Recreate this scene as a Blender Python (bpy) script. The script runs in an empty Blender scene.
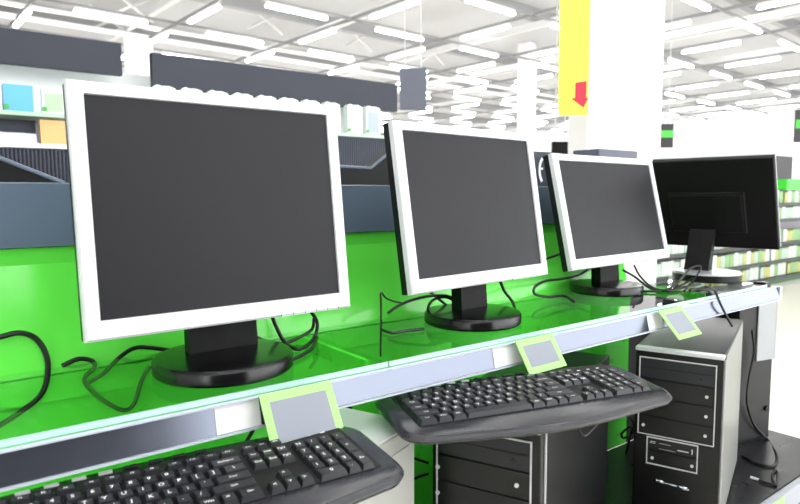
import bpy, bmesh, math, random
from math import sin, cos, radians, pi, sqrt
from mathutils import Vector, Matrix
random.seed(4)
S = bpy.context.scene
COL = S.collection
EYE = 1.0                      # eye height above the floor; offsets "below eye" are EYE - d

# ------------------------------------------------------------------ materials
def lin(c):
    return tuple(((v/255)/12.92 if v/255 <= .04045 else (((v/255)+.055)/1.055)**2.4) for v in c)
def mat(name, rgb, rough=.5, metal=0., spec=.5, noise=0., nscale=40., coat=0., bump=0.):
    m = bpy.data.materials.new(name); m.use_nodes = True
    nt = m.node_tree; b = nt.nodes['Principled BSDF']
    c = lin(rgb)
    b.inputs['Base Color'].default_value = (*c, 1)
    b.inputs['Roughness'].default_value = rough
    b.inputs['Metallic'].default_value = metal
    b.inputs['Specular IOR Level'].default_value = spec
    b.inputs['Coat Weight'].default_value = coat
    b.inputs['Coat Roughness'].default_value = .06
    if noise or bump:
        tc = nt.nodes.new('ShaderNodeTexCoord'); n = nt.nodes.new('ShaderNodeTexNoise')
        n.inputs['Scale'].default_value = nscale; n.inputs['Detail'].default_value = 4
        nt.links.new(tc.outputs['Object'], n.inputs['Vector'])
        if noise:
            r = nt.nodes.new('ShaderNodeMapRange')
            r.inputs['To Min'].default_value = max(0, rough-noise); r.inputs['To Max'].default_value = min(1, rough+noise)
            nt.links.new(n.outputs['Fac'], r.inputs['Value']); nt.links.new(r.outputs['Result'], b.inputs['Roughness'])
        if bump:
            bp = nt.nodes.new('ShaderNodeBump'); bp.inputs['Strength'].default_value = bump; bp.inputs['Distance'].default_value = .001
            nt.links.new(n.outputs['Fac'], bp.inputs['Height']); nt.links.new(bp.outputs['Normal'], b.inputs['Normal'])
    return m
def emis(name, rgb, s):
    m = bpy.data.materials.new(name); m.use_nodes = True
    b = m.node_tree.nodes['Principled BSDF']
    b.inputs['Base Color'].default_value = (.8,.8,.8,1)
    b.inputs['Emission Color'].default_value = (*lin(rgb),1); b.inputs['Emission Strength'].default_value = s
    return m
def glassmat(name, tint, ior=1.5, rough=.0, mx=1.0):
    m = bpy.data.materials.new(name); m.use_nodes = True; nt = m.node_tree
    nt.nodes.remove(nt.nodes['Principled BSDF']); out = nt.nodes['Material Output']
    t = nt.nodes.new('ShaderNodeBsdfTransparent'); t.inputs['Color'].default_value = (*tint,1)
    g = nt.nodes.new('ShaderNodeBsdfGlossy'); g.inputs['Roughness'].default_value = rough
    f = nt.nodes.new('ShaderNodeFresnel'); f.inputs['IOR'].default_value = ior
    mx_ = nt.nodes.new('ShaderNodeMixShader')
    ge = nt.nodes.new('ShaderNodeNewGeometry'); ma = nt.nodes.new('ShaderNodeMath'); ma.operation='SUBTRACT'; ma.use_clamp=True
    nt.links.new(f.outputs[0], ma.inputs[0]); nt.links.new(ge.outputs['Backfacing'], ma.inputs[1])   # only the outer faces mirror
    nt.links.new(ma.outputs[0], mx_.inputs[0]); nt.links.new(t.outputs[0], mx_.inputs[1]); nt.links.new(g.outputs[0], mx_.inputs[2])
    nt.links.new(mx_.outputs[0], out.inputs['Surface'])
    return m

M = dict(
 silver = mat('silver_white_plastic', (236,236,242), .42, 0, .5, .06, 60),
 silver_edge = mat('silver_grey_plastic', (190,192,198), .4),
 screen = mat('matte_dark_screen', (33,33,37), .45, 0, .24, .05, 20),
 black = mat('black_satin_plastic', (16,16,18), .38, 0, .35, .08, 50),
 blackg = mat('black_gloss_plastic', (14,14,16), .2, 0, .45, .04, 30),
 rear = mat('black_rear_plastic', (9,9,10), .55, 0, .25, .1, 80),
 rear_line = mat('dark_grey_rear_ridge', (20,20,22), .5),
 base_grey = mat('polished_grey_base', (190,192,196), .25, .3),
 green = mat('green_lacquered_panel', (108,252,84), .15, 0, .5, .05, 12),
 green_d = mat('green_painted_steel', (92,250,68), .28, 0, .5, .05, 12),
 fascia = mat('blue_grey_gloss_fascia', (112,130,150), .16, 0, .9, .03, 9),
 deck = mat('black_deck_laminate', (22,22,26), .3, 0, .5, .08, 25),
 darkpanel = mat('black_panel_paint', (16,16,18), .5),
 rail = mat('label_rail_plastic', (114,119,132), .2, .8, .6, .03, 30),
 raillip = mat('pale_rail_lip', (205,214,226), .3),
 deckrail = mat('grey_deck_rail', (170,174,184), .3),
 glass = glassmat('shelf_glass', (.93,.99,.95)),
 glassedge = mat('glass_cut_edge', (196,232,226), .15, 0, .6),
 card = mat('white_card', (250,250,250), .6),
 tagframe = mat('lime_tag_frame', (172,236,138), .4),
 tagcard = mat('grey_tag_card', (150,156,168), .55),
 kb = mat('charcoal_keyboard_shell', (40,41,47), .24, 0, .7),
 kbedge = mat('grey_keyboard_rim', (74,74,82), .3, 0, .6),
 key = mat('charcoal_key', (38,39,43), .36, 0, .5),
 legend = mat('white_legend', (252,252,252), .6),
 media = mat('silver_media_button', (225,225,228), .3, .2),
 tower = mat('black_tower_paint', (15,17,19), .3, 0, .32),
 sidegrey = mat('satin_grey_side', (150,152,148), .35, .2, .5, .03, 15),
 towerf = mat('black_tower_front', (14,14,13), .28, 0, .45),
 bay = mat('dark_bay_cover', (18,18,17), .28, 0, .5),
 optical = mat('slate_drive_front', (36,38,43), .3),
 slit = mat('near_black_gap', (5,5,5), .6),
 trim = mat('brushed_silver_trim', (228,229,231), .35, .0),
 dot = mat('white_eject_button', (238,238,236), .35),
 chrome = mat('chrome', (200,204,212), .12, 1.0),
 beige = mat('beige_tower_paint', (196,197,190), .4, 0, .5, .06, 30),
 beigetop = mat('pale_tower_top', (222,225,224), .35, 0, .5, .06, 30),
 cable = mat('black_cable_rubber', (15,15,16), .4),
 pillar = mat('white_pillar_paint', (245,245,245), .6, 0, .3, .05, 6),
 wall = mat('white_wall_paint', (240,241,243), .7, 0, .3, .05, 4),
 ceiling = mat('pale_grey_ceiling', (190,190,191), .8, 0, .2),
 beam = mat('grey_ceiling_beam', (150,150,152), .6),
 tubew = mat('white_duct', (248,248,248), .5),
 beamw = mat('white_ceiling_beam', (214,214,214), .6),
 floor = mat('cream_floor_tiles', (232,229,218), .3, 0, .5),
 tube = emis('lit_tube', (255,255,255), 18.),
 housing = mat('white_lamp_housing', (235,235,235), .5),
 navy = mat('navy_header_board', (42,46,58), .5, 0, .4, .05, 8),
 greyboard = mat('slate_grey_board', (92,96,110), .5),
 shelfw = mat('white_shelf_metal', (236,238,240), .4),
 palegrey = mat('pale_grey_panel', (172,175,178), .5),
 shelfg = mat('pale_green_glass_edge', (176,206,180), .25),
 rib = mat('dark_ribbed_plastic', (62,68,84), .35, 0, .6),
 ribgap = mat('dark_rib_groove', (26,28,36), .6),
 wedge = mat('black_moulded_housing', (13,14,16), .5, 0, .25),
 rimhighlight = mat('slate_rim_highlight', (92,104,120), .35),
 boxnavy = mat('slate_printed_box', (46,54,64), .45),
 white = mat('white_print', (245,246,248), .6),
 packw = mat('white_blister_pack', (232,238,236), .35),
 packg = mat('mint_printed_pack', (176,206,170), .4),
 packy = mat('pale_yellow_pack', (216,214,160), .4),
 packb = mat('sky_blue_pack', (96,180,222), .4),
 packd = mat('grey_blue_print', (164,178,188), .4),
 packm = mat('silver_green_pack', (168,186,172), .4),
 packg2 = mat('mint_pack_card', (128,170,112), .45),
 packs = mat('off_white_pack_card', (196,206,196), .45),
 packy2 = mat('dull_yellow_pack_card', (176,176,104), .45),
 packl = mat('lilac_white_pack', (204,198,208), .4),
 orange = mat('orange_pack', (240,186,122), .45),
 sticker = mat('green_sticker', (70,170,60), .4),
 yellow = mat('yellow_banner', (232,240,70), .5),
 red = mat('crimson_arrow', (188,14,54), .5),
 lime = mat('bright_green_stripe', (60,205,50), .4),
 signblack = mat('black_sign_board', (42,36,40), .5),
 darkgreen = mat('dark_green_plinth', (14,84,20), .4),
 shelfdark = mat('dark_shelf_edge', (20,34,28), .4),
 blue = mat('blue_pack', (40,70,150), .4),
)

# ------------------------------------------------------------------ mesh helpers
def box(bm, x0,x1,y0,y1,z0,z1, mi=0, bev=0., seg=2, mtx=None):
    vs = [bm.verts.new(p) for p in ((x0,y0,z0),(x1,y0,z0),(x1,y1,z0),(x0,y1,z0),(x0,y0,z1),(x1,y0,z1),(x1,y1,z1),(x0,y1,z1))]
    fs = [bm.faces.new([vs[i] for i in f]) for f in ((3,2,1,0),(4,5,6,7),(0,1,5,4),(1,2,6,5),(2,3,7,6),(3,0,4,7))]
    for f in fs: f.material_index = mi
    new = vs
    if bev > 0:
        es = {e for f in fs for e in f.edges}
        r = bmesh.ops.bevel(bm, geom=list(es), offset=bev, segments=seg, affect='EDGES', profile=.6)
        for f in r['faces']: f.material_index = mi
        new = list({v for f in r['faces'] for v in f.verts})
    if mtx is not None:
        for v in new: v.co = mtx @ v.co
def prism(bm, pts, z0, z1, mi=0, fn=None):
    """extrude outline pts (u,v) from z0 to z1; fn maps (u,v,w)->xyz"""
    fn = fn or (lambda u,v,w: (u,v,w))
    a = [bm.verts.new(fn(u,v,z0)) for u,v in pts]; b = [bm.verts.new(fn(u,v,z1)) for u,v in pts]
    n = len(pts); F = []
    F.append(bm.faces.new(a[::-1])); F.append(bm.faces.new(b))
    for i in range(n): F.append(bm.faces.new((a[i],a[(i+1)%n],b[(i+1)%n],b[i])))
    for f in F: f.material_index = mi
def loft(bm, rings, mi=0, cap=True, closed=True):
    R = [[bm.verts.new(p) for p in r] for r in rings]; n = len(R[0])
    for a,b in zip(R, R[1:]):
        for i in range(n if closed else n-1):
            f = bm.faces.new((a[i],a[(i+1)%n],b[(i+1)%n],b[i])); f.material_index = mi
    if cap:
        for r in (R[0][::-1], R[-1]):
            f = bm.faces.new(r); f.material_index = mi
def lathe(bm, prof, n=48, mi=0, c=(0,0,0), sx=1, sy=1):
    loft(bm, [[(c[0]+r*cos(2*pi*i/n)*sx, c[1]+r*sin(2*pi*i/n)*sy, c[2]+z) for i in range(n)] for r,z in prof], mi)
def cyl(bm, p, q, r, n=16, mi=0):
    p,q = Vector(p),Vector(q); d=(q-p).normalized(); a = d.orthogonal().normalized(); b = d.cross(a)
    loft(bm, [[tuple(o+a*r*cos(2*pi*i/n)+b*r*sin(2*pi*i/n)) for i in range(n)] for o in (p,q)], mi)
def catmull(P, k=8):
    P = [Vector(p) for p in P]; P = [P[0]*2-P[1]]+P+[P[-1]*2-P[-2]]; out=[]
    for i in range(1,len(P)-2):
        p0,p1,p2,p3 = P[i-1:i+3]
        for j in range(k):
            t=j/k
            out.append(.5*((2*p1)+(p2-p0)*t+(2*p0-5*p1+4*p2-p3)*t*t+(3*p1-p0-3*p2+p3)*t**3))
    out.append(P[-2]); return out
def tube(bm, P, r=.0032, n=8, k=8, mi=0):
    C = catmull(P,k); up=None; rings=[]
    for i,c in enumerate(C):
        d=(C[min(i+1,len(C)-1)]-C[max(i-1,0)])
        if d.length<1e-7: continue
        d.normalize()
        if up is None: up=d.orthogonal().normalized()
        up=(up-d*up.dot(d)).normalized(); s=d.cross(up)
        rings.append([tuple(c+up*r*cos(2*pi*j/n)+s*r*sin(2*pi*j/n)) for j in range(n)])
    loft(bm, rings, mi)
def obj(name, bm, mats, parent=None, smooth=False, mtx=None):
    if mtx is not None: bmesh.ops.transform(bm, matrix=mtx, verts=bm.verts)
    bmesh.ops.recalc_face_normals(bm, faces=bm.faces)
    me = bpy.data.meshes.new(name); bm.to_mesh(me); bm.free()
    for m in (mats if isinstance(mats,(list,tuple)) else [mats]): me.materials.append(m)
    if smooth:
        me.polygons.foreach_set('use_smooth',[True]*len(me.polygons))
        try: me.set_sharp_from_angle(angle=radians(35))
        except Exception: pass
    o = bpy.data.objects.new(name, me); COL.objects.link(o)
    if parent: o.parent = parent
    return o
def B(): return bmesh.new()
def bxo(name, mats, dims, parent=None, bev=0., mtx=None):
    bm=B(); box(bm,*dims,bev=bev); return obj(name,bm,mats,parent,mtx=mtx)
def tag(o, label, cat, group=None, kind=None):
    if label: o['label']=label
    if cat: o['category']=cat
    if group: o['group']=group
    if kind: o['kind']=kind
    return o
def thing(name, label, cat, loc=(0,0,0), rz=0, group=None):
    o=bpy.data.objects.new(name,None); COL.objects.link(o); o.empty_display_size=.05
    o.location=loc; o.rotation_euler=(0,0,rz); return tag(o,label,cat,group)
def struct(name, bm, m, mtx=None):
    o=obj(name,bm,m,mtx=mtx); o['kind']='structure'; return o
def dup(root, loc, rz, label=None, group=None):
    r=root.copy(); COL.objects.link(r); r.location=loc; r.rotation_euler=(0,0,rz)
    if label: r['label']=label
    if group: r['group']=group
    for ch in list(root.children):
        c=ch.copy(); COL.objects.link(c); c.parent=r
        for g in list(ch.children):
            d=g.copy(); COL.objects.link(d); d.parent=c
    return r
def textmesh(bm, s, size, mtx, mi):
    cu=bpy.data.curves.new('t','FONT'); cu.body=s; cu.size=size; cu.align_x='CENTER'; cu.align_y='CENTER'; cu.resolution_u=2
    cu.offset=size*.02
    to=bpy.data.objects.new('t',cu); COL.objects.link(to)
    dg=bpy.context.evaluated_depsgraph_get(); me=bpy.data.meshes.new_from_object(to.evaluated_get(dg))
    n0=len(bm.faces); v0=len(bm.verts); bm.from_mesh(me); bm.verts.ensure_lookup_table(); bm.faces.ensure_lookup_table()
    for v in bm.verts[v0:]: v.co=mtx@v.co
    for f in bm.faces[n0:]: f.material_index=mi
    bpy.data.objects.remove(to); bpy.data.curves.remove(cu); bpy.data.meshes.remove(me)

# ------------------------------------------------------------------ levels
def Z(d): return EYE+d
GT = Z(-.262)                 # glass top
DT = Z(-.79)                  # deck top
TT = Z(-.36)                  # tower tops

# ------------------------------------------------------------------ camera
fx=620.15; yaw=radians(52.874); pit=radians(5.165); roll=radians(-.293)
cd=bpy.data.cameras.new('camera'); cam=bpy.data.objects.new('camera',cd); COL.objects.link(cam)
cd.sensor_width=36; cd.lens=fx/800*36; cd.clip_start=.02; cd.clip_end=200
fw=Vector((cos(yaw)*cos(pit),sin(yaw)*cos(pit),-sin(pit))); rr=Vector((sin(yaw),-cos(yaw),0)); uu=rr.cross(fw)
r2=rr*cos(roll)+uu*sin(roll); u2=-rr*sin(roll)+uu*cos(roll)
mm=Matrix((r2,u2,-fw)).transposed().to_4x4(); mm.translation=(0,0,EYE); cam.matrix_world=mm
cd.dof.use_dof=True; cd.dof.focus_distance=1.15; cd.dof.aperture_fstop=7.
S.camera=cam

# ------------------------------------------------------------------ hall shell
RA=radians(4.0); RM=Matrix.Rotation(RA,4,'Z')
ZC=EYE+4.08                   # lamp level
bm=B(); box(bm,-14,44,-14,44,-.1,0); struct('floor',bm,M['floor'],RM)
bm=B(); box(bm,-14,36.4,-8,36.4,ZC+.75,ZC+.85); struct('ceiling',bm,M['ceiling'],RM)
bm=B(); box(bm,36,36.3,-14,36.3,0,ZC+.74); struct('wall_right',bm,M['wall'],RM)
bm=B(); box(bm,-14,36,36,36.3,0,ZC+.74); struct('wall_back',bm,M['wall'],RM)
bm=B(); box(bm,-14.3,-14,-8,36.3,0,ZC+.74); struct('wall_left',bm,M['wall'],RM)
bm=B(); box(bm,-2.2,1.0,-1.75,-1.7,0,1.9); struct('added_reflection_wall',bm,M['signblack'])  # added unseen dark partition, so the label rail's left end mirrors something dark
tn=0
def beam(dims,m):
    global tn
    tn+=1; bm=B(); box(bm,*dims); struct('trim_%d'%tn,bm,m,RM)
for k in range(0,12):
    x=.1+3*k
    beam((x-.028,x+.028,-6,35.9,ZC+.061,ZC+.13),M['beam'])
for j in range(0,12):
    y=.1+3*j
    beam((-6,35.9,y-.028,y+.028,ZC+.061,ZC+.121),M['beam'])
for j in range(0,9):
    y=2.2+4*j
    beam((-13.9,35.9,y-.09,y+.09,ZC+.44,ZC+.74),M['beam'])
for k in range(0,9):
    x=1.6+4*k
    beam((x-.07,x+.07,-7.9,35.9,ZC+.24,ZC+.40),M['beamw'])
beam((-6,35.9,17.10,17.26,ZC+.10,ZC+.20),M['tubew'])
beam((-6,35.9,16.1,16.24,ZC+.12,ZC+.20),M['tubew'])
beam((16.45,16.68,-6,35.9,ZC+.08,ZC+.20),M['tubew'])
# diagonal truss members up in the roof on the left
for i,(x,y) in enumerate([(5.2,15.6),(5.2,17.2),(8.2,14.6),(11.2,14.6),(14.2,14.6),(2.2,15.6)]):
    for s in (-1,1):
        tn+=1; bm=B(); cyl(bm,(x-s*.5,y,ZC+.14),(x+s*.5,y+.05*s,ZC+.72),.03,8); struct('trim_%d'%tn,bm,M['beamw'],RM)

# tube lamps hanging under the ceiling grid
bm=B(); box(bm,-.775,.775,-.05,.05,-.062,.0,bev=.022)
lamp0=obj('tube_lamp',bm,M['tube']); 
bm=B(); box(bm,-.76,.76,-.035,.035,.0005,.0605); lh=obj('lamp_housing',bm,M['housing'],lamp0)
LX='white tube lamp running lengthwise to the shelf row, under the ceiling grid'
LY='white tube lamp running crosswise to the shelf row, under the ceiling grid'
first=True
def inview(p):
    v=p-Vector((0,0,EYE)); d=v.dot(fw)
    if d<.5: return False
    x=400+fx*v.dot(r2)/d; y=252-fx*v.dot(u2)/d
    return -60<x<860 and -40<y<300
for k in range(-1,12):
    for j in range(-2,12):
        for ax in (0,1):
            p=Vector((.1+3*k+(1.5 if ax==0 else 0), .1+3*j+(0 if ax==0 else 1.5), ZC))
            if p.x>35 or p.y>35: continue
            w=RM@p; near=(-4<p.x<9 and -5<p.y<9)
            if not (inview(w) or (near and (k+j)%1==0)): continue
            if first: o=lamp0; first=False
            else:
                o=lamp0.copy(); COL.objects.link(o); c=lh.copy(); COL.objects.link(c); c.parent=o
            o.location=w; o.rotation_euler=(0,0,RA+(0 if ax==0 else pi/2))
            tag(o,LX if ax==0 else LY,'lamp','tube lamps lengthwise to the row' if ax==0 else 'tube lamps crosswise to the row')

# main pillar and distant columns
def column(x,y,sx,sy,label,h=ZC+.74,rz=RA):
    bm=B(); box(bm,-sx/2,sx/2,-sy/2,sy/2,0,h,bev=.01)
    o=obj('column',bm,M['pillar']); o.location=(x,y,0); o.rotation_euler=(0,0,rz)
    tag(o,label,'column')
PIL=(3.895,2.644)
column(PIL[0],PIL[1],.50,.48,'thick white square pillar behind the third silver monitor',rz=radians(-37.5))
column(1.844,6.95,.21,.2,'white column between the two navy header boards',h=2.66,rz=radians(-62))
column(15.5,13.7,.42,.42,'small far white column under the ceiling lamps left of the yellow banner')

# yellow banner with a red arrow
t=thing('banner','yellow hanging banner with crimson down arrow beside the white pillar','banner',(3.379,2.589,EYE+.517),radians(-37))
bm=B()
w,h,r=.098,1.6,.02
pts=[(-w+r-r*cos(a),r-r*sin(a)) for a in [i*pi/2/6 for i in range(7)]]+[(w-r+r*sin(a),r-r*cos(a)) for a in [i*pi/2/6 for i in range(7)]]+[(w,h),(-w,h)]
prism(bm,pts,-.004,.004,fn=lambda u,v,ww:(u,ww,v)); obj('banner_sheet',bm,M['yellow'],t)
bm=B()
ar=[(.010,.208),(.083,.218),(.083,.112),(.0975,.110),(.066,.048),(-.0165,.108),(.010,.110)]
prism(bm,ar,-.0065,-.0045,fn=lambda u,v,ww:(u,ww,v)); obj('arrow',bm,M['red'],t)

# ------------------------------------------------------------------ display unit
un=thing('display_unit','long green and black display unit carrying the monitors and computer towers','shelving',(0,0,0))
XL,XR=-1.2,1.70
bm=B()
prof=[(1.085,GT-.012),(1.097,GT-.012),(1.150,Z(-.105)),(1.150,Z(-.079)),(1.128,Z(-.079)),(1.128,Z(-.105))]
prism(bm,prof,XL,XR,fn=lambda u,v,w:(w,u,v)); obj('upper_panel',bm,M['green'],un)
bxo('lower_panel',M['green_d'],(XL,1.735,1.098,1.118,DT,GT-.014),un)
bxo('support_ledge',M['green_d'],(XL,1.735,1.0885,1.0975,GT-.058,GT-.016),un,bev=.002)
bxo('dark_back_panel',M['darkpanel'],(1.7355,2.02,1.098,1.118,DT,GT-.03),un)
bxo('fascia',M['fascia'],(XL,XR,1.122,1.142,Z(-.078),Z(.024)),un,bev=.002)
bxo('top_board',M['shelfw'],(XL,1.92,1.143,1.70,Z(.006),Z(.022)),un,bev=.001)
bxo('core_panel',M['darkpanel'],(XL,1.70,1.16,1.69,0.001,Z(.004)),un)
bxo('deck',M['deck'],(XL,2.21,.665,1.097,DT-.03,DT),un,bev=.002)
bxo('deck_rail',M['deckrail'],(XL,2.21,.645,.664,DT-.06,DT-.002),un,bev=.003)
bxo('plinth',M['darkpanel'],(XL,2.19,.70,1.097,0.0,DT-.031),un)
for x in (-.6,.567,1.69):
    bxo('bracket',M['green_d'],(x-.004,x+.004,.84,1.088,GT-.035,GT-.010),un)
bxo('end_bracket',M['black'],(1.9325,1.965,.785,.82,GT-.03,GT+.004),un,bev=.002)

# glass shelf panes
for x0,x1,l in ((-1.1,.5655,'clear glass shelf pane under the largest silver monitor'),(.5685,1.93,'clear glass shelf pane under the second and third silver monitors')):
    bm=B(); box(bm,x0,x1,.783,1.070,GT-.008,GT)
    g=obj('glass_shelf',bm,M['glass']); tag(g,l,'shelf')
    bm=B(); box(bm,x0,x1,.7805,.7828,GT-.008,GT); e=obj('front_edge',bm,M['glassedge'],g); e['label']='pale cyan cut glass edge'

# label rail
rl=thing('label_rail','long plastic price label rail along the front of the glass shelf','rail',(0,0,0))
bm=B(); prism(bm,[(.7755,Z(-.273)),(.7795,Z(-.273)),(.7735,Z(-.309)),(.7675,Z(-.309))],-1.1,1.99,fn=lambda u,v,w:(w,u,v)); obj('channel',bm,M['rail'],rl)
bxo('upper_lip',M['raillip'],(-1.1,1.992,.769,.7785,Z(-.2725),Z(-.2705)),rl)
bxo('lower_lip',M['raillip'],(-1.1,1.992,.764,.7735,Z(-.3125),Z(-.3095)),rl)
bm=B(); box(bm,1.9905,2.004,.768,.786,Z(-.312),Z(-.271),bev=.003); o=obj('end_cap',bm,M['raillip'],rl)

for x0,x1,l in ((.281,.343,'white price card on the rail below the largest silver monitor'),(.793,.868,'white price card on the rail below the second silver monitor'),(1.292,1.352,'white price card on the rail near the right tower')):
    bm=B(); prism(bm,[(.7745,Z(-.2735)),(.7753,Z(-.2735)),(.7672,Z(-.3085)),(.7664,Z(-.3085))],x0,x1,fn=lambda u,v,w:(w,u,v)); o=obj('price_card',bm,M['card']); tag(o,l,'card')

def tagholder(x,w,h,ang,label,sh=0.):
    t=thing('tag_holder',label,'price tag',(x,.7625,Z(-.266)))
    mt=Matrix.Rotation(ang,4,'X')
    mt=mt@Matrix(((1,0,sh,0),(0,1,0,0),(0,0,1,0),(0,0,0,1)))
    bm=B(); b=.012
    outer=[(0,0),(w,0),(w,-h),(0,-h)]
    for d in ((0,w,-.001,.001,-b,0),(0,w,-.001,.001,-h,-h+b),(0,b,-.001,.001,-h+b,-b),(w-b,w,-.001,.001,-h+b,-b)): box(bm,*d)
    obj('frame',bm,M['tagframe'],t,mtx=mt)
    bm=B(); box(bm,b,w-b,-.0012,.0002,-h+b,-b); obj('card',bm,M['tagcard'],t,mtx=mt)
tagholder(.338,.111,.080,radians(-30),'lime framed grey tag hanging from rail behind the near keyboard')
tagholder(.840,.104,.066,radians(-33),'lime framed grey tag hanging from rail above the second keyboard')
tagholder(1.318,.102,.078,radians(-42),'lime framed grey tag hanging from rail over the right black tower',)
o=bxo('price_card',M['tagframe'],(1.585,1.755,.6425,.6445,DT-.05,DT-.004)); tag(o,'pale green label on the rail of the lower black deck','card')

# white support board under the glass end
# ------------------------------------------------------------------ monitors
def monitor(label, C, psi, tau, W, H, base, br, stemw=.08, nx=0.):
    bz=GT
    t=thing('monitor',label,'monitor',(base[0],base[1],bz),psi)
    L=Matrix.Rotation(-psi,4,'Z')@Matrix.Translation((-base[0],-base[1],-bz))
    loc=L@Vector((C[0],C[1],EYE+C[2]))
    Hm=Matrix.Translation(loc)@Matrix.Rotation(-tau,4,'X')
    s,tp,bt=.0195,.0165,.0255
    # bezel: front ring with chamfered outer edge
    x,z=W/2,H/2
    bm=B()
    def ring(o,y,inner=False):
        if inner: return [(-x+s+o,y,-z+bt+o),(x-s-o,y,-z+bt+o),(x-s-o,y,z-tp-o),(-x+s+o,y,z-tp-o)]
        return [(-x+o,y,-z+o),(x-o,y,-z+o),(x-o,y,z-o),(-x+o,y,z-o)]
    loft(bm,[ring(0,.014),ring(0,.003),ring(.003,0),ring(0,0,True),ring(0.001,.004,True),ring(.001,.014,True)],cap=False)
    obj('bezel',bm,M['silver'],t,mtx=Hm)
    bm=B(); box(bm,-x+s,x-s,.0035,.010,-z+bt,z-tp); obj('screen',bm,M['screen'],t,mtx=Hm)
    # black rear shell
    bm=B()
    def rr_(o,y): return [(-x+o,y,-z+o),(x-o,y,-z+o),(x-o,y,z-o),(-x+o,y,z-o)]
    loft(bm,[rr_(.001,.0142),rr_(.001,.030),rr_(.012,.036),rr_(.06,.044),rr_(.09,.058),rr_(.10,.060)])
    obj('rear_shell',bm,M['black'],t,mtx=Hm)
    for i in range(5):
        bm=B(); bx=x-.12+i*.021; box(bm,bx-.0098,bx+.0098,-.0002,.004,-z-.0002,-z+.0020); obj('button',bm,M['silver_edge'],t,mtx=Hm)
    bm=B()
    for i in range(6):
        bx=x-.1305+i*.021; box(bm,bx-.0004,bx+.0004,-.0003,.001,-z+.0005,-z+.0045)
    obj('button_gaps',bm,M['greyboard'],t,mtx=Hm)
    # neck and base
    sw=stemw/2; hz=loc.z
    bm=B()
    yb=loc.y+.044
    a_,b_=nx-sw,nx+sw
    loft(bm,[[(a_-.004,yb-.016,.024),(b_+.004,yb-.016,.024),(b_,yb+.016,.024),(a_,yb+.016,.024)],
             [(a_,yb-.006,hz-.06),(b_,yb-.006,hz-.06),(b_,yb+.02,hz-.06),(a_,yb+.02,hz-.06)],
             [(a_,yb+.016,hz+.03),(b_,yb+.016,hz+.03),(b_,yb+.036,hz+.03),(a_,yb+.036,hz+.03)]])
    obj('neck',bm,M['rear'],t)
    bm=B(); lathe(bm,[(br*.97,0.0005),(br,.004),(br,.0185),(br*.97,.0235),(br*.8,.0255),(br*.3,.0265)],64); obj('base',bm,M['blackg'],t,smooth=True)
    return t
monitor('largest silver framed monitor, nearest, standing at the left on the glass shelf',(.355,.893,-.017),radians(1.1),radians(6.5),.41,.342,(.347,.905),.104,.103,.008)
monitor('second silver framed monitor, in the middle of the glass shelf',(.886,.904,-.0195),radians(5.26),radians(9.2),.42,.318,(.887,.923),.100,.074,.018)
monitor('third and smallest silver framed monitor, in front of the white pillar',(1.460,.972,-.039),radians(2.75),radians(12.9),.478,.291,(1.45,.992),.096,.085,.034)

# black monitor seen from behind
PS=radians(-78); BX,BY=1.898,.943
t=thing('monitor','black monitor turned backwards, showing its plain black rear, at the shelf end','monitor',(BX,BY,GT),PS)
L=Matrix.Rotation(-PS,4,'Z')@Matrix.Translation((-BX,-BY,-GT))
loc=L@Vector((1.936,.947,EYE-.034)); Hm=Matrix.Translation(loc)@Matrix.Rotation(radians(29),4,'X')
W,H=.338,.313; x,z=W/2,H/2
def r4(o,y): return [(-x+o,y,-z+o),(x-o,y,-z+o),(x-o,y,z-o),(-x+o,y,z-o)]
bm=B(); loft(bm,[r4(.004,0),r4(.001,.003),r4(.001,.018)]); obj('rear_shell',bm,M['rear'],t,mtx=Hm)
def r5(o,y): return [(-x*.78+o,y,-z*.62+o),(x*.52-o,y,-z*.62+o),(x*.52-o,y,z*.30-o),(-x*.78+o,y,z*.30-o)]
bm=B(); loft(bm,[r5(0,-.0003),r5(.004,-.004)]); obj('rear_hump',bm,M['rear'],t,mtx=Hm)
bm=B(); box(bm,-x*.76,x*.5,-.0050,-.0042,z*.30-.012,z*.30-.008); box(bm,x*.52-.012,x*.52-.008,-.0050,-.0042,-z*.6,z*.30-.0125); obj('ridge',bm,M['rear_line'],t,mtx=Hm)
bm=B(); loft(bm,[r4(0,.0182),r4(0,.027)]); o=obj('bezel',bm,M['silver_edge'],t,mtx=Hm); o['label']='silver front bezel edge'
bm=B(); box(bm,-x+.015,x-.015,.0275,.029,-z+.015,z-.015); obj('screen',bm,M['screen'],t,mtx=Hm)
bm=B(); loft(bm,[[(-.058,-.03,.031),(.012,-.03,.031),(.012,.01,.031),(-.058,.01,.031)],[(-.058,.02,loc.z-.075),(.012,.02,loc.z-.075),(.012,.045,loc.z-.075),(-.058,.045,loc.z-.075)]]); obj('neck',bm,M['rear'],t)
bm=B(); lathe(bm,[(.092,.0005),(.097,.004),(.097,.022)],64); obj('base',bm,M['black'],t,smooth=True)
bm=B(); lathe(bm,[(.097,.0222),(.095,.028),(.05,.031)],64); o=obj('base_plate',bm,M['base_grey'],t,smooth=True); o['label']='polished grey base top'

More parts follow.
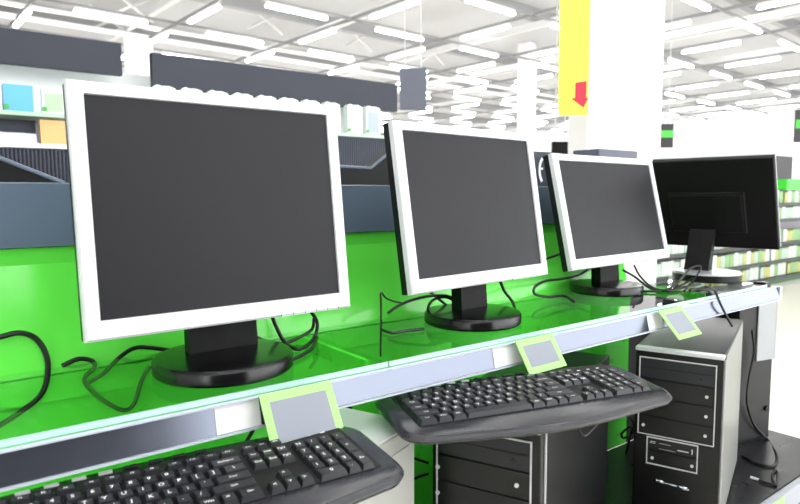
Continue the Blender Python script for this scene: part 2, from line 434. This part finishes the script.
# ------------------------------------------------------------------ towers
def dotm(bm,x,y,z,r=.0036): cyl(bm,(x,y,z),(x,y-.003,z),r,12)
def tower(label, FR, ang, style, D=.49, W=.19, HH=.43):
    a=radians(ang); d=Vector((cos(a),sin(a),0)); wv=Vector((sin(a),-cos(a),0))
    c=Vector((FR[0],FR[1],0))+d*D/2-wv*W/2
    t=thing('computer_tower',label,'computer',(c.x,c.y,DT),a-pi/2)
    y0=-D/2; x=W/2
    if style=='beige':
        bxo('case',M['beige'],(-x,x,y0+.03,D/2,.008,HH-.004),t,bev=.004)
        bxo('top_cover',M['beigetop'],(-x+.001,x-.001,y0+.031,D/2-.001,HH-.0038,HH),t,bev=.0015)
        bxo('front_bezel',M['beigetop'],(-x,x,y0,y0+.0295,.008,HH-.002),t,bev=.006)
        bxo('side_panel',M['beige'],(x+.0002,x+.0022,y0+.05,D/2-.02,.03,HH-.03),t,bev=.001)
        for xx in (-x+.03,x-.03):
            for yy in (y0+.05,D/2-.05):
                bm=B(); cyl(bm,(xx,yy,.0005),(xx,yy,.009),.012,16); obj('foot',bm,M['black'],t)
        for k in range(3): bxo('drive_bay',M['beige'],(-x+.02,x-.02,y0-.002,y0-.0002,HH-.06-k*.046,HH-.02-k*.046),t)
        return t
    bxo('case',M['tower'],(-x,x,y0+.022,D/2,.008,HH),t,bev=.003)
    bxo('front_bezel',M['towerf'],(-x+.001,x-.001,y0+.003,y0+.0215,.008,HH-.009),t,bev=.003)
    bm=B(); box(bm,-x,x,y0-.004,y0+.0215,HH-.0085,HH+.001,bev=.0035); o=obj('top_trim',bm,M['trim'],t,smooth=True); o['label']='silver top trim'
    if style=='right':
        o=bxo('side_panel',M['sidegrey'],(x+.0002,x+.0018,y0+.027,D/2-.004,.014,HH-.004),t,bev=.0006); o['label']='light grey side panel'
    bxo('edge_trim',M['trim'],(x-.0008,x+.002,y0+.0225,y0+.0265,.02,HH-.012),t)
    R=x   # u from right: X = R+u
    def fr(u0,u1,v0,v1,tk=.0022):
        bm=B(); y1=y0+.0028; yy=y0-.001
        for d_ in ((u0,u1,v0,v0+tk),(u0,u1,v1-tk,v1),(u0,u0+tk,v0+tk,v1-tk),(u1-tk,u1,v0+tk,v1-tk)):
            box(bm,R+d_[0],R+d_[1],yy,y1,HH-d_[3],HH-d_[2])
        o=obj('bay_frame',bm,M['trim'],t); o['label']='thin silver frame'
    fr(-.180,-.0145,.0225,.2105)
    # optical drive
    o=bxo('optical_drive',M['optical'],(R-.1775,R-.017,y0+.0003,y0+.0028,HH-.072,HH-.026),t,bev=.001)
    bm=B(); box(bm,R-.172,R-.022,y0-.0006,y0+.0001,HH-.047,HH-.0455); obj('tray_slot',bm,M['slit'],o)
    bm=B(); cyl(bm,(R-.046,y0+.0001,HH-.058),(R-.046,y0-.0012,HH-.058),.004,14); obj('eject_button',bm,M['bay'],o)
    dots={0:[-.033],1:[-.033],2:[-.033,-.167]} if style=='right' else {0:[-.0376,-.1768],1:[-.1768],2:[-.0376]}
    for k in range(3):
        v0=.075+k*.0455; v1=v0+.0435
        o=bxo('drive_bay_cover',M['bay'],(R-.1775,R-.017,y0+.0003,y0+.0028,HH-v1,HH-v0),t,bev=.001)
        for u in dots[k]:
            bm=B(); dotm(bm,R+u,y0,HH-(v0+.022)); obj('button',bm,M['dot'],o)
    fr(-.1585,-.0465,.2145,.2815)
    o=bxo('card_reader',M['bay'],(R-.1555,R-.0495,y0+.0003,y0+.0028,HH-.2465,HH-.2175),t,bev=.0008)
    bm=B(); box(bm,R-.150,R-.138,y0-.0006,y0,HH-.226,HH-.2245); box(bm,R-.152,R-.139,y0-.0006,y0,HH-.229,HH-.228); box(bm,R-.13,R-.105,y0-.0006,y0,HH-.227,HH-.2262); box(bm,R-.13,R-.095,y0-.0006,y0,HH-.240,HH-.2393); box(bm,R-.09,R-.066,y0-.0006,y0,HH-.236,HH-.2335); box(bm,R-.060,R-.0575,y0-.0006,y0,HH-.238,HH-.226)
    obj('card_slots',bm,M['trim'],o)
    o=bxo('floppy_cover',M['bay'],(R-.1555,R-.0495,y0+.0003,y0+.0028,HH-.2785,HH-.2485),t,bev=.0008)
    for u in (-.1446,-.058):
        bm=B(); dotm(bm,R+u,y0,HH-.265); obj('button',bm,M['dot'],o)
    # chrome winged badge
    bm=B()
    def blob(cx,cz,rx,rz,th):
        n=24; loft(bm,[[(R+cx+rx*k*cos(2*pi*i/n), y0+.0028-yy, HH-cz+rz*k*sin(2*pi*i/n)) for i in range(n)] for k,yy in ((1,0),(.95,th*.6),(.6,th),(.1,th*1.05))])
    blob(-.128,.320,.014,.0055,.006); blob(-.101,.3215,.026,.0036,.005); blob(-.076,.3225,.015,.0062,.007)
    obj('badge',bm,M['chrome'],t,smooth=True)
    for xx in (-x+.03,x-.03):
        for yy in (y0+.05,D/2-.05):
            bm=B(); cyl(bm,(xx,yy,.0005),(xx,yy,.009),.012,16); obj('foot',bm,M['black'],t)
    return t
tower('beige computer tower under the near keyboard',(.178,.585),22,'beige',D=.455,W=.155)
tower('black computer tower under the second keyboard',(.731,.608),23,'left',D=.515)
tower('black computer tower with light side, right of the second keyboard, chrome badge visible',(1.39,.642),20,'right')

# slim black tower with pale upper panel at the deck end
t=thing('computer_tower','slim black computer tower with pale grey upper panel, last on the black deck','computer',(2.085,.93,DT),radians(-14))
bxo('case',M['darkpanel'],(-.085,.075,-.075,.12,.006,.475),t,bev=.004)
bxo('upper_panel',M['palegrey'],(-.005,.0755,-.080,-.0755,.262,.49),t,bev=.002).__setitem__('label','pale grey upper panel')
bxo('side_panel',M['palegrey'],(.0757,.0797,-.08,.10,.262,.49),t,bev=.001)
bm=B(); cyl(bm,(.055,-.0755,.10),(.055,-.082,.10),.009,16); obj('knob',bm,M['black'],t)
bxo('foot',M['black'],(-.08,.08,-.07,.11,.0005,.0055),t)

# ------------------------------------------------------------------ keyboards
def kb_outline(o=0., n=26):
    pts=[]
    hw=.235-o
    # back edge from left to right (slight arch), rounded ends, front wave
    def back(x): return .094-o-.016*(x/.235)**2
    def front(x): return -.078+o-.026*cos(pi*x/.47)**1.5 if abs(x)<.235 else -.078+o
    r=.04
    xs=[-hw+r+(2*hw-2*r)*i/n for i in range(n+1)]
    top=[(x,back(x)) for x in xs]
    bot=[(x,front(x)) for x in xs[::-1]]
    yr0=back(xs[-1]); yf0=front(xs[-1])
    cr=[]
    for i in range(1,8):
        a=pi/2-i*(pi/2)/8; cr.append((hw-r+r*cos(a),yr0-r+r*sin(a)))
    rf=.036
    for i in range(0,8):
        a=-i*(pi/2)/8; cr.append((hw-r+r*cos(a),yf0+rf+rf*sin(a)))
    cl=[(-x_,y_) for x_,y_ in cr[::-1]]
    return top+cr+bot+cl
def keyboard(label, c, rz):
    t=thing('keyboard',label,'keyboard',(c[0],c[1],TT+.0113),rz)
    bm=B()
    R=[]
    for o,z in ((.012,0.0),(.002,.004),(0,.009),(.003,.0135),(.009,.0165)):
        R.append([(u,v,z) for u,v in kb_outline(o)])
    loft(bm,R); obj('shell',bm,M['kb'],t,smooth=True)
    bm=B()
    # raised key bed
    box(bm,-.207,.207,-.049,.0735,.0160,.0175,bev=.0005); obj('key_bed',bm,M['slit'],t)
    P=.0181; X0=-.2045; YR=[.0505,.0315,.0132,-.0049,-.023,-.041]  # row centres, back to front
    def key(cx,cy,w,h,leg,sz=.0079):
        bm=B(); g=.0008; z0,z1=.0176,.0240
        a=w/2-g; b=h/2-g; i=.0018
        base=[(-a,-b),(a,-b),(a,b),(-a,b)]; tp=[(-a+i,-b+i*1.1),(a-i,-b+i*1.1),(a-i,b-i*.5),(-a+i,b-i*.5)]
        t2=[(p[0]*.96,p[1]*.95) for p in tp]
        loft(bm,[[(u,v,z0) for u,v in base],[(u,v,z1-.0008) for u,v in tp],[(u,v,z1) for u,v in t2]])
        if leg: textmesh(bm,leg,sz if len(leg)<2 else sz*.72 if len(leg)<4 else sz*.55,Matrix.Translation((0 if len(leg)>1 or w>.03 else -.001,.0008,z1+.00015)),1)
        o=obj('key',bm,[M['key'],M['legend']],t); o.location=(cx,cy,0)
    rows=[(1,[('`',1)]+[(ch,1) for ch in '1234567890-=']+[('Backspace',2)]),
          (2,[('Tab',1.5)]+[(ch,1) for ch in 'QWERTYUIOP[]']+[('\\',1.5)]),
          (3,[('Caps',1.75)]+[(ch,1) for ch in "ASDFGHJKL;'"]+[('Enter',2.25)]),
          (4,[('Shift',2.25)]+[(ch,1) for ch in 'ZXCVBNM,./']+[('Shift',2.75)]),
          (5,[('Ctrl',1.5),('Win',1.25),('Alt',1.25),('',6.0),('Alt',1.25),('Win',1.25),('=',1),('Ctrl',1.5)])]
    for r,ks in rows:
        x=X0
        for leg,w in ks:
            key(x+w*P/2,YR[r],w*P,P,leg); x+=w*P
    fw_=15*P/13.6
    for i in range(13):
        key(X0+fw_*(i+.5+(0 if i==0 else .2*((i-1)//4+1))),YR[0]+.001,fw_,.0125,['Esc']+['F%d'%q for q in range(1,13)] and (['Esc']+['F%d'%q for q in range(1,13)])[i],.0058)
    NX=X0+15*P+.0055
    for r,ls in ((1,('Ins','Hm','PgU')),(2,('Del','End','PgD'))):
        for i,l in enumerate(ls): key(NX+P*(i+.5)*.95,YR[r],P*.95,P,l)
    for i,l in enumerate(('Prt','Scr','Brk')): key(NX+P*(i+.5)*.95,YR[0]+.001,P*.95,.0125,l,.0058)
    key(NX+P*1.5*.95,YR[4],P*.95,P,'^')
    for i,l in enumerate('<v>'): key(NX+P*(i+.5)*.95,YR[5],P*.95,P,l)
    UX=NX+P*3*.95+.0055; q=P*.96
    for r,ls in ((1,'N/*-'),(2,'789'),(3,'456'),(4,'123')):
        for i,l in enumerate(ls): key(UX+q*(i+.5),YR[r],q,P,l)
    key(UX+q*3.5,(YR[2]+YR[3])/2,q,2*P,'+'); key(UX+q*3.5,(YR[4]+YR[5])/2,q,2*P,'En')
    key(UX+q,YR[5],2*q,P,'0'); key(UX+q*2.5,YR[5],q,P,'.')
    for i in range(9):
        bm=B(); xx=X0+.03+i*.026; yy=.0845-.016*(xx/.235)**2-.006
        box(bm,xx-.007,xx+.007,yy-.0028,yy+.0028,.0166,.0195,bev=.001)
        o=obj('media_button',bm,M['media'] if 1<=i<=4 else M['key'],t)
    for i in range(3):
        bm=B(); xx=UX+.012+i*.02; box(bm,xx-.003,xx+.003,.058,.0605,.0176,.0179); o=obj('indicator',bm,M['legend'],t)
    for xx in (-.16,.16):
        bm=B(); box(bm,xx-.012,xx+.012,.062,.068,-.0098,.0068,bev=.001,mtx=Matrix.Rotation(radians(-5.2),4,'X')); obj('foot',bm,M['black'],t)
    t.scale=(1.07,1.07,1.07); t.rotation_euler[0]=radians(5.2)
    return t
k1=keyboard('charcoal keyboard nearest the viewer, resting on the beige tower',(.215,.683),radians(-5.1))
k2=dup(k1,(.778,.677,TT+.0120),radians(-15.2),'charcoal keyboard resting on the middle black tower')
k2.rotation_euler[0]=radians(5.2)

# ------------------------------------------------------------------ cables
def cable(label, P, r=.0034, plug=None):
    bm=B(); tube(bm,[(x,y,EYE+z) for x,y,z in P],r); o=obj('cable',bm,M['cable'],smooth=True); tag(o,label,'cable')
    return o
CABLES=[]
CABLES=[
('black cable arching at far left and dropping behind the glass shelf', [(0.0578, 1.083, -0.2097), (0.078, 1.083, -0.2051), (0.0985, 1.083, -0.2034), (0.1177, 1.083, -0.2139), (0.13, 1.083, -0.2377), (0.1326, 1.083, -0.2666), (0.1227, 1.083, -0.3013), (0.0949, 1.083, -0.3239), (0.0554, 1.083, -0.3443)], 0.0042),
('black cable looping on the glass left of the largest monitor base', [(0.1521, 1.083, -0.2636), (0.1751, 1.083, -0.2562), (0.1952, 1.083, -0.2628), (0.1976, 1.083, -0.2748), (0.1853, 1.083, -0.2858), (0.1847, 1.083, -0.2988), (0.2042, 1.083, -0.3259), (0.2368, 1.083, -0.3531), (0.256, 1.083, -0.3469), (0.2704, 1.083, -0.3082), (0.2843, 1.083, -0.2864)], 0.0036),
('black cable rising to the back of the largest monitor from the left', [(0.1865, 1.076, -0.2958), (0.2107, 1.076, -0.2838), (0.2359, 1.076, -0.2614), (0.2598, 1.076, -0.25), (0.287, 1.076, -0.2542), (0.3266, 1.076, -0.2656), (0.3612, 1.076, -0.2711)], 0.0036),
('thick black cable hanging in a loop below the right corner of the largest monitor', [(0.4541, 0.965, -0.1959), (0.461, 0.965, -0.2175), (0.4772, 0.965, -0.2495), (0.4816, 0.9296, -0.2574), (0.5052, 0.9378, -0.2574), (0.5467, 0.98, -0.2533), (0.557, 0.99, -0.2303), (0.5463, 1.0, -0.2063)], 0.0034),
('black cable running right from behind the neck of the largest monitor', [(0.4296, 0.99, -0.2367), (0.4588, 0.99, -0.2533), (0.4853, 0.9816, -0.2574), (0.5215, 0.99, -0.2533), (0.5463, 0.99, -0.242), (0.5509, 0.99, -0.2221)], 0.003),
('black cable curling on the glass right of the largest monitor base', [(0.4439, 0.8711, -0.2578), (0.4769, 0.8927, -0.2578), (0.5072, 0.9203, -0.2578), (0.5512, 0.9808, -0.2578)], 0.0034),
('thin black wire standing upright at the glass joint', [(0.5683, 0.8044, -0.2578), (0.5595, 0.79, -0.2114), (0.5599, 0.79, -0.1714), (0.5601, 0.79, -0.1522), (0.5913, 0.82, -0.1673), (0.6352, 0.86, -0.1823), (0.6853, 0.9, -0.1968)], 0.0016),
('black cable looping left of the second monitor neck', [(0.7258, 1.0, -0.2352), (0.7512, 1.0, -0.2237), (0.7876, 1.0, -0.2152), (0.8279, 0.99, -0.2096), (0.871, 0.985, -0.2134), (0.8866, 0.98, -0.223)], 0.003),
('black cable coil behind the second monitor base', [(0.8291, 0.985, -0.2559), (0.8182, 0.985, -0.2355), (0.8319, 0.985, -0.2179), (0.8653, 0.985, -0.215), (0.8895, 0.98, -0.2255)], 0.003),
('black cable lying low on the glass left of the second monitor base', [(0.6838, 0.9622, -0.2578), (0.6833, 0.929, -0.2578), (0.7131, 0.9275, -0.2578), (0.753, 0.9187, -0.2578)], 0.003),
('small black cable tangle behind the second monitor neck', [(0.8446, 1.01, -0.2052), (0.8729, 1.01, -0.2255), (0.9019, 1.01, -0.2442), (0.9197, 1.01, -0.244)], 0.003),
('black cable dropping behind the second monitor, right of its neck', [(1.0063, 0.96, -0.1902), (1.028, 0.965, -0.2178), (1.0569, 0.97, -0.2421), (1.023, 0.9267, -0.2574)], 0.0034),
('black cable between the second and third monitors, high', [(1.2467, 1.03, -0.1621), (1.278, 1.03, -0.1564), (1.3142, 1.03, -0.1507)], 0.003),
('black cable curving out from under the third monitor to the left', [(1.4451, 1.04, -0.2009), (1.3925, 1.04, -0.2161), (1.3039, 1.03, -0.2184), (1.2321, 1.02, -0.2163), (1.1709, 1.0, -0.2237), (1.1596, 0.99, -0.2386), (1.196, 0.98, -0.2484), (1.2575, 0.98, -0.2523), (1.229, 0.9278, -0.2574)], 0.0034),
('black cable leaving the third monitor neck to the right', [(1.572, 1.02, -0.2143), (1.6015, 1.0, -0.2349), (1.5782, 0.9387, -0.2574), (1.5656, 0.8789, -0.2574), (1.6703, 0.8882, -0.2574), (1.7598, 0.8916, -0.2574)], 0.0034),
('black cable slanting down right of the third monitor', [(1.5947, 1.0, -0.1998), (1.6106, 0.99, -0.2317), (1.5997, 0.9456, -0.2574), (1.5821, 0.8883, -0.2574), (1.7246, 0.9203, -0.2574), (1.8236, 0.94, -0.2442)], 0.003),
('black cable looped in front of the backward black monitor', [(1.5103, 0.927, -0.2578), (1.5491, 0.8922, -0.2574), (1.6801, 0.92, -0.2534), (1.7546, 0.92, -0.216), (1.8059, 0.92, -0.211), (1.8126, 0.92, -0.2234), (1.7743, 0.92, -0.253), (1.5984, 0.8523, -0.2574)], 0.003),
('black cable hanging over the rail onto the right tower', [(1.6132, 0.8436, -0.2578), (1.7177, 0.8531, -0.2578), (1.6338, 0.79, -0.2507), (1.6124, 0.763, -0.2793), (1.6429, 0.758, -0.3189), (1.6706, 0.757, -0.3463)], 0.0032),
('thin black cable trailing down between the right tower and the slim tower', [(2.0089, 0.85, -0.419), (2.03, 0.85, -0.4917), (2.0155, 0.855, -0.5734), (2.0094, 0.855, -0.6493), (2.0546, 0.85, -0.7326), (2.1134, 0.83, -0.7902), (1.9918, 0.7552, -0.7858), (1.9055, 0.7342, -0.7858), (1.8904, 0.7716, -0.7858), (1.9091, 0.8194, -0.7858)], 0.0036),
('black cable with pale plug on the black deck at lower right', [(1.7803, 0.6737, -0.7858), (1.8362, 0.7063, -0.7858), (1.8861, 0.7159, -0.7858), (1.863, 0.7014, -0.7858), (1.7929, 0.6787, -0.7858), (1.7821, 0.6945, -0.7858), (1.7817, 0.7175, -0.7858)], 0.0032),
('tangled dark cable hanging left of the right tower', [(1.6442, 1.05, -0.6624), (1.688, 1.05, -0.6912), (1.7009, 1.05, -0.7324), (1.6478, 1.05, -0.7385), (1.6364, 1.05, -0.72), (1.6892, 1.05, -0.7136), (1.6703, 1.05, -0.7662), (1.6419, 1.05, -0.838), (1.6041, 1.05, -0.9218)], 0.0036),
('second dark cable coiled behind the right tower', [(1.6983, 1.06, -0.7992), (1.6564, 1.06, -0.8201), (1.6805, 1.06, -0.8782), (1.6414, 1.06, -0.9535)], 0.003),
('grey cable loop hanging under the second keyboard', [(0.9465, 0.7, -0.422), (0.9469, 0.7, -0.4356), (0.9658, 0.7, -0.4557), (0.9905, 0.7, -0.4498), (1.0154, 0.7, -0.4357)], 0.0022),
('dark cable behind the gap between the beige and middle towers, upper', [(0.8298, 1.07, -0.5643), (0.8354, 1.07, -0.5868), (0.8884, 1.07, -0.6176)], 0.003),
('dark cable behind the gap between the beige and middle towers, lower', [(0.8294, 1.07, -0.6462), (0.8585, 1.07, -0.6428), (0.8883, 1.07, -0.6441)], 0.003),
('dark cable hanging from the rail behind the lime tag', [(0.3512, 0.8, -0.3108), (0.3432, 0.8, -0.3292), (0.3355, 0.8, -0.3403), (0.3292, 0.8, -0.3546)], 0.003),
('thin dark wire along the base of the upper panel above the middle tower', [(0.6754, 1.06, -0.4378), (0.6584, 1.06, -0.4321), (0.6416, 1.06, -0.4347)], 0.0024),
]
for l,P,r in CABLES:
    o=cable(l,P,r)
    if 'plug' in l:
        a,b=Vector(P[-2]),Vector(P[-1]); d=(b-a).normalized(); b=b+Vector((0,0,EYE))
        bm=B(); cyl(bm,b+d*.0005,b+d*.022,.0042,10); q=obj('plug',bm,M['trim'],o); q['label']='pale plug'

# ------------------------------------------------------------------ goods behind the display
YR_=3.0
g=thing('store_gondola','white store shelving with navy header boards behind the largest monitor','shelving',(0,YR_,0))
bxo('header_board',M['navy'],(-.9,.745,.09,.13,Z(.558),Z(.702)),g,bev=.003)
bxo('header_board',M['navy'],(.877,2.325,.09,.13,Z(.515),Z(.680)),g,bev=.003)
bxo('back_panel',M['shelfw'],(-.9,2.30,.26,.28,0.0,Z(.60)),g)
bxo('upper_shelf',M['shelfg'],(-.9,2.19,-.02,.255,Z(.335),Z(.352)),g,bev=.002)
bxo('lower_shelf',M['shelfw'],(-.9,.82,-.02,.255,Z(.205),Z(.225)),g,bev=.002)
for x in (-.9,.78,2.225): bxo('upright',M['shelfw'],(x,x+.015,.2,.259,0.0,Z(.52)),g)
def ribs(x0,x1,z0,z1,y):
    bm=B(); box(bm,x0,x1,y,y+.01,z0,z1,mi=1)
    n=int((x1-x0)/.0145)
    for i in range(n):
        xx=x0+(i+.5)*.0145; loft(bm,[[(xx-.0045,y-.0003,zz),(xx+.0045,y-.0003,zz),(xx+.002,y-.006,zz),(xx-.002,y-.006,zz)] for zz in (z0,z1)])
    obj('ribbed_panel',bm,[M['rib'],M['ribgap']],g)
ribs(-.9,.82,Z(-.35),Z(.203),-.005)
ribs(.84,2.19,Z(-.30),Z(.333),-.005)

def pack(name,w,h,d,body,art,label,loc,group=None,sticker=True,rz=0,hook=True):
    t=thing(name,label,'pack',loc,rz,group)
    bm=B()
    out=[(-w/2,0),(w/2,0),(w/2,h*.93),(w*.32,h*.96),(w*.22,h*.985),(-w*.15,h*.97),(-w*.3,h),(-w*.4,h*.985),(-w/2,h*.93)] if hook else [(-w/2,0),(w/2,0),(w/2,h),(-w/2,h)]
    prism(bm,out,0,d,fn=lambda u,v,ww:(u,ww,v)); obj('packet',bm,body,t)
    bm=B(); box(bm,-w*.40,w*.40,-.0012,-.0002,h*.08,h*.80); obj('printed_front',bm,art,t)
    if sticker:
        bm=B(); cyl(bm,(-w*.42,-.0014,h*.05+.012),(-w*.42,-.004,h*.05+.012),.010,14); obj('sticker',bm,M['sticker'],t)
    return t
p0=pack('blister_pack',.098,.166,.045,M['packw'],M['packd'],'white blister pack on the pale green shelf under the navy header',(1.957,YR_-.0,Z(.3525)),'white blister packs')
p1=pack('blister_pack',.098,.166,.045,M['packw'],M['packl'],'white blister pack with pale picture, on the green shelf',(1.957,YR_,Z(.3525)),'white blister packs')
p1.location=(1.957,YR_,Z(.3525)); p0.location=(2.082,YR_,Z(.3525))
p0['label']='white blister pack with blue grey print, rightmost on the shelf under the navy header'
p1['label']='white blister pack with pale picture, second from the right under the navy header'
for n in ('group',):
    for p in (p0,p1): 
        if n in p: del p[n]
for i in range(8):
    dup(p1 if i%2 else p0,(.905+i*.129,YR_,Z(.3525)),0,'white blister pack top peeking above the largest monitor','white packs above the largest monitor')
pack('box_pack',.105,.108,.06,M['packb'],M['packb'],'sky blue box pack at far left on the pale green shelf',(.318,YR_,Z(.3525)),hook=False)
pack('box_pack',.085,.105,.05,M['packw'],M['packg'],'cream and mint pack beside the largest monitor on the pale green shelf',(.445,YR_,Z(.3525)),hook=False)
pack('box_pack',.08,.065,.05,M['packl'],M['packw'],'small lilac white pack left of the sky blue box',(.215,YR_,Z(.3525)),hook=False,sticker=False)
pack('box_pack',.13,.10,.04,M['orange'],M['orange'],'orange picture pack on the lower white shelf beside the largest monitor',(.455,YR_,Z(.2255)),hook=False,sticker=False)
pack('box_pack',.17,.10,.04,M['navy'],M['navy'],'dark navy pack on the lower white shelf at far left',(.295,YR_+.06,Z(.2255)),hook=False,sticker=False)
pack('bag_pack',.16,.042,.05,M['packl'],M['packw'],'low white bag in front of the dark navy pack',(.295,YR_,Z(.2255)),hook=True,sticker=False)

# things on the top board
def wedge(label,out,y0,y1,rim):
    t=thing('printer_housing',label,'box',(0,0,0))
    bm=B(); prism(bm,out,y0,y1,fn=lambda u,v,w:(u,w,v)); obj('housing',bm,M['wedge'],t)
    bm=B(); tube(bm,[Vector((u,y0-.002,v)) for u,v in rim],.004,8,1); obj('rim',bm,M['rimhighlight'],t)  # highlight along the top edge, put in as a lighter-coloured rim
Zt=Z(.0225)
wedge('black angular housing with sloping top at far left, above the blue fascia',[(-.12,Zt),(.21,Zt),(.21,Z(.028)),(.105,Z(.074)),(-.12,Z(.17))],1.35,1.40,[(-.12,Z(.17)),(.105,Z(.074)),(.21,Z(.028))])
wedge('black angular housing with painted-in grey rim highlight, between the first and second monitors',[(.74,Zt),(1.16,Zt),(1.16,Z(.20)),(1.03,Z(.145)),(.928,Z(.073)),(.84,Z(.075)),(.74,Z(.078))],1.35,1.40,[(.74,Z(.078)),(.84,Z(.075)),(.926,Z(.073)),(1.03,Z(.145)),(1.16,Z(.20))])
t=thing('carton','dark slate carton printed with a white arc, behind the third monitor','box',(1.63,1.35,Zt))
bxo('box',M['boxnavy'],(-.075,.075,0,.10,0,.119),t,bev=.002)
bm=B(); n=18
A=[pi*.72+i*(pi*.56)/n for i in range(n+1)]
o_=[(-.002+.052*cos(a)*.75,.06+.052*sin(a)) for a in A]; i_=[(.002+.045*cos(a)*.75,.06+.045*sin(a)) for a in A[::-1]]
prism(bm,o_+i_,-.0015,-.0003,fn=lambda u,v,w:(u,w,v)); obj('arc_mark',bm,M['white'],t)
bm=B(); cyl(bm,(-.024,-.0003,.064),(-.024,-.0015,.064),.004,14); obj('dot_mark',bm,M['white'],t)
o=bxo('carton',M['greyboard'],(1.686,1.90,1.19,1.29,Zt,Z(.145)),bev=.004); tag(o,'slate grey carton showing just above the third monitor','box')

# boards and signs hanging in the distance
def board(label,x,y,z0,z1,w,m,rz=RA,stripe=None,cat='sign',name='hanging_sign'):
    t=thing(name,label,cat,(x,y,z0),rz)
    bxo('board',m,(-w/2,w/2,-.02,.02,0,z1-z0),t,bev=.004)
    if stripe: bxo('stripe',M['lime'],(-w/2,w/2,-.024,-.0205,stripe[0],stripe[1]),t)
    h=ZC+.06-z1
    for s in (-.3,.3):
        bm=B(); cyl(bm,(w*s,0,z1-z0),(w*s,0,z1-z0+h),.006,6); obj('hanger',bm,M['beamw'],t)
FC=radians(-37)
board('dark slate square board hanging in the distance above the second monitor',4.12,5.20,EYE+.90,EYE+1.33,.28,M['greyboard'],FC)
board('small dark board far behind, just above the left corner of the third monitor',4.08,3.25,EYE+.31,EYE+.428,.13,M['wedge'],FC,name='hanging_board')
board('black hanging sign with green stripe just right of the white pillar',8.54,4.99,EYE+.68,EYE+1.02,.36,M['signblack'],FC,(.145,.245))
board('black hanging sign with green stripe at the right edge of the view',10.28,3.69,EYE+.75,EYE+1.215,.43,M['signblack'],FC,(.20,.32))

# right gondola with green and white packs
G=thing('store_gondola','far store shelving of small packs with dark header, right of the black monitor','shelving',(0,2.95,0))
x0,x1=4.55,9.6
bxo('back_panel',M['packl'],(x0,x1,.40,.42,0,Z(.14)),G)
bxo('header',M['signblack'],(7.55,8.16,.14,.17,Z(.165),Z(.435)),G)
bxo('header_panel',M['shelfw'],(8.165,x1,.14,.17,Z(.20),Z(.60)),G)
bxo('green_stripe',M['lime'],(7.60,8.6,-.03,.175,Z(.045),Z(.164)),G)
bxo('plinth',M['darkgreen'],(x0,x1,-.0,.40,Z(-.9999),Z(-.92)),G)
lv=[-.92,-.74,-.54,-.28,-.10]
for q in lv[0:]:
    bxo('shelf',M['shelfdark'],(x0,x1,-.02 if q>-.9 else -.03,.395,Z(q-.03),Z(q)),G)
bm=B()
pk=[]
for mi,(w,h) in (('packg2',(.085,.13)),('packs',(.10,.14)),('packy2',(.07,.12)),('packm',(.09,.125))):
    bm=B(); box(bm,-w/2,w/2,0,.09,0,h,bev=.004); pk.append((bm,mi,w))
protos=[]
names={'packg2':'mint green','packs':'white','packy2':'pale yellow','packm':'pale silver green'}
lvn=['bottom','second','third','fourth','top']
for bm,mi,w in pk:
    o=obj('small_pack',bm,M[mi]); protos.append([o,mi,w,False])
for li,q in enumerate(lv):
    x=x0+.08
    while x<x1-.1:
        pr=random.choice(protos); o=pr[0]
        if pr[3]: o=pr[0].copy(); COL.objects.link(o)
        pr[3]=True
        o.location=(x+pr[2]/2,2.95+.02,Z(q)+.0005)
        tag(o,'%s pack on the %s shelf of the far right shelving'%(names[pr[1]],lvn[li]),'pack','%s packs on the %s far shelf'%(names[pr[1]],lvn[li]))
        x+=pr[2]+.006+(random.random()*.05 if random.random()<.2 else 0)

# ------------------------------------------------------------------ light and view
w=bpy.data.worlds.new('world'); S.world=w; w.use_nodes=True
bg=w.node_tree.nodes['Background']; bg.inputs[0].default_value=(.97,.985,1,1); bg.inputs[1].default_value=3.5
S.view_settings.view_transform='Standard'; S.view_settings.look='None'; S.view_settings.gamma=1; S.view_settings.use_curve_mapping=False
S.view_settings.exposure=.42
S.cycles.use_denoising=True
S.cycles.max_bounces=8; S.cycles.transparent_max_bounces=12
S.cycles.sample_clamp_indirect=6
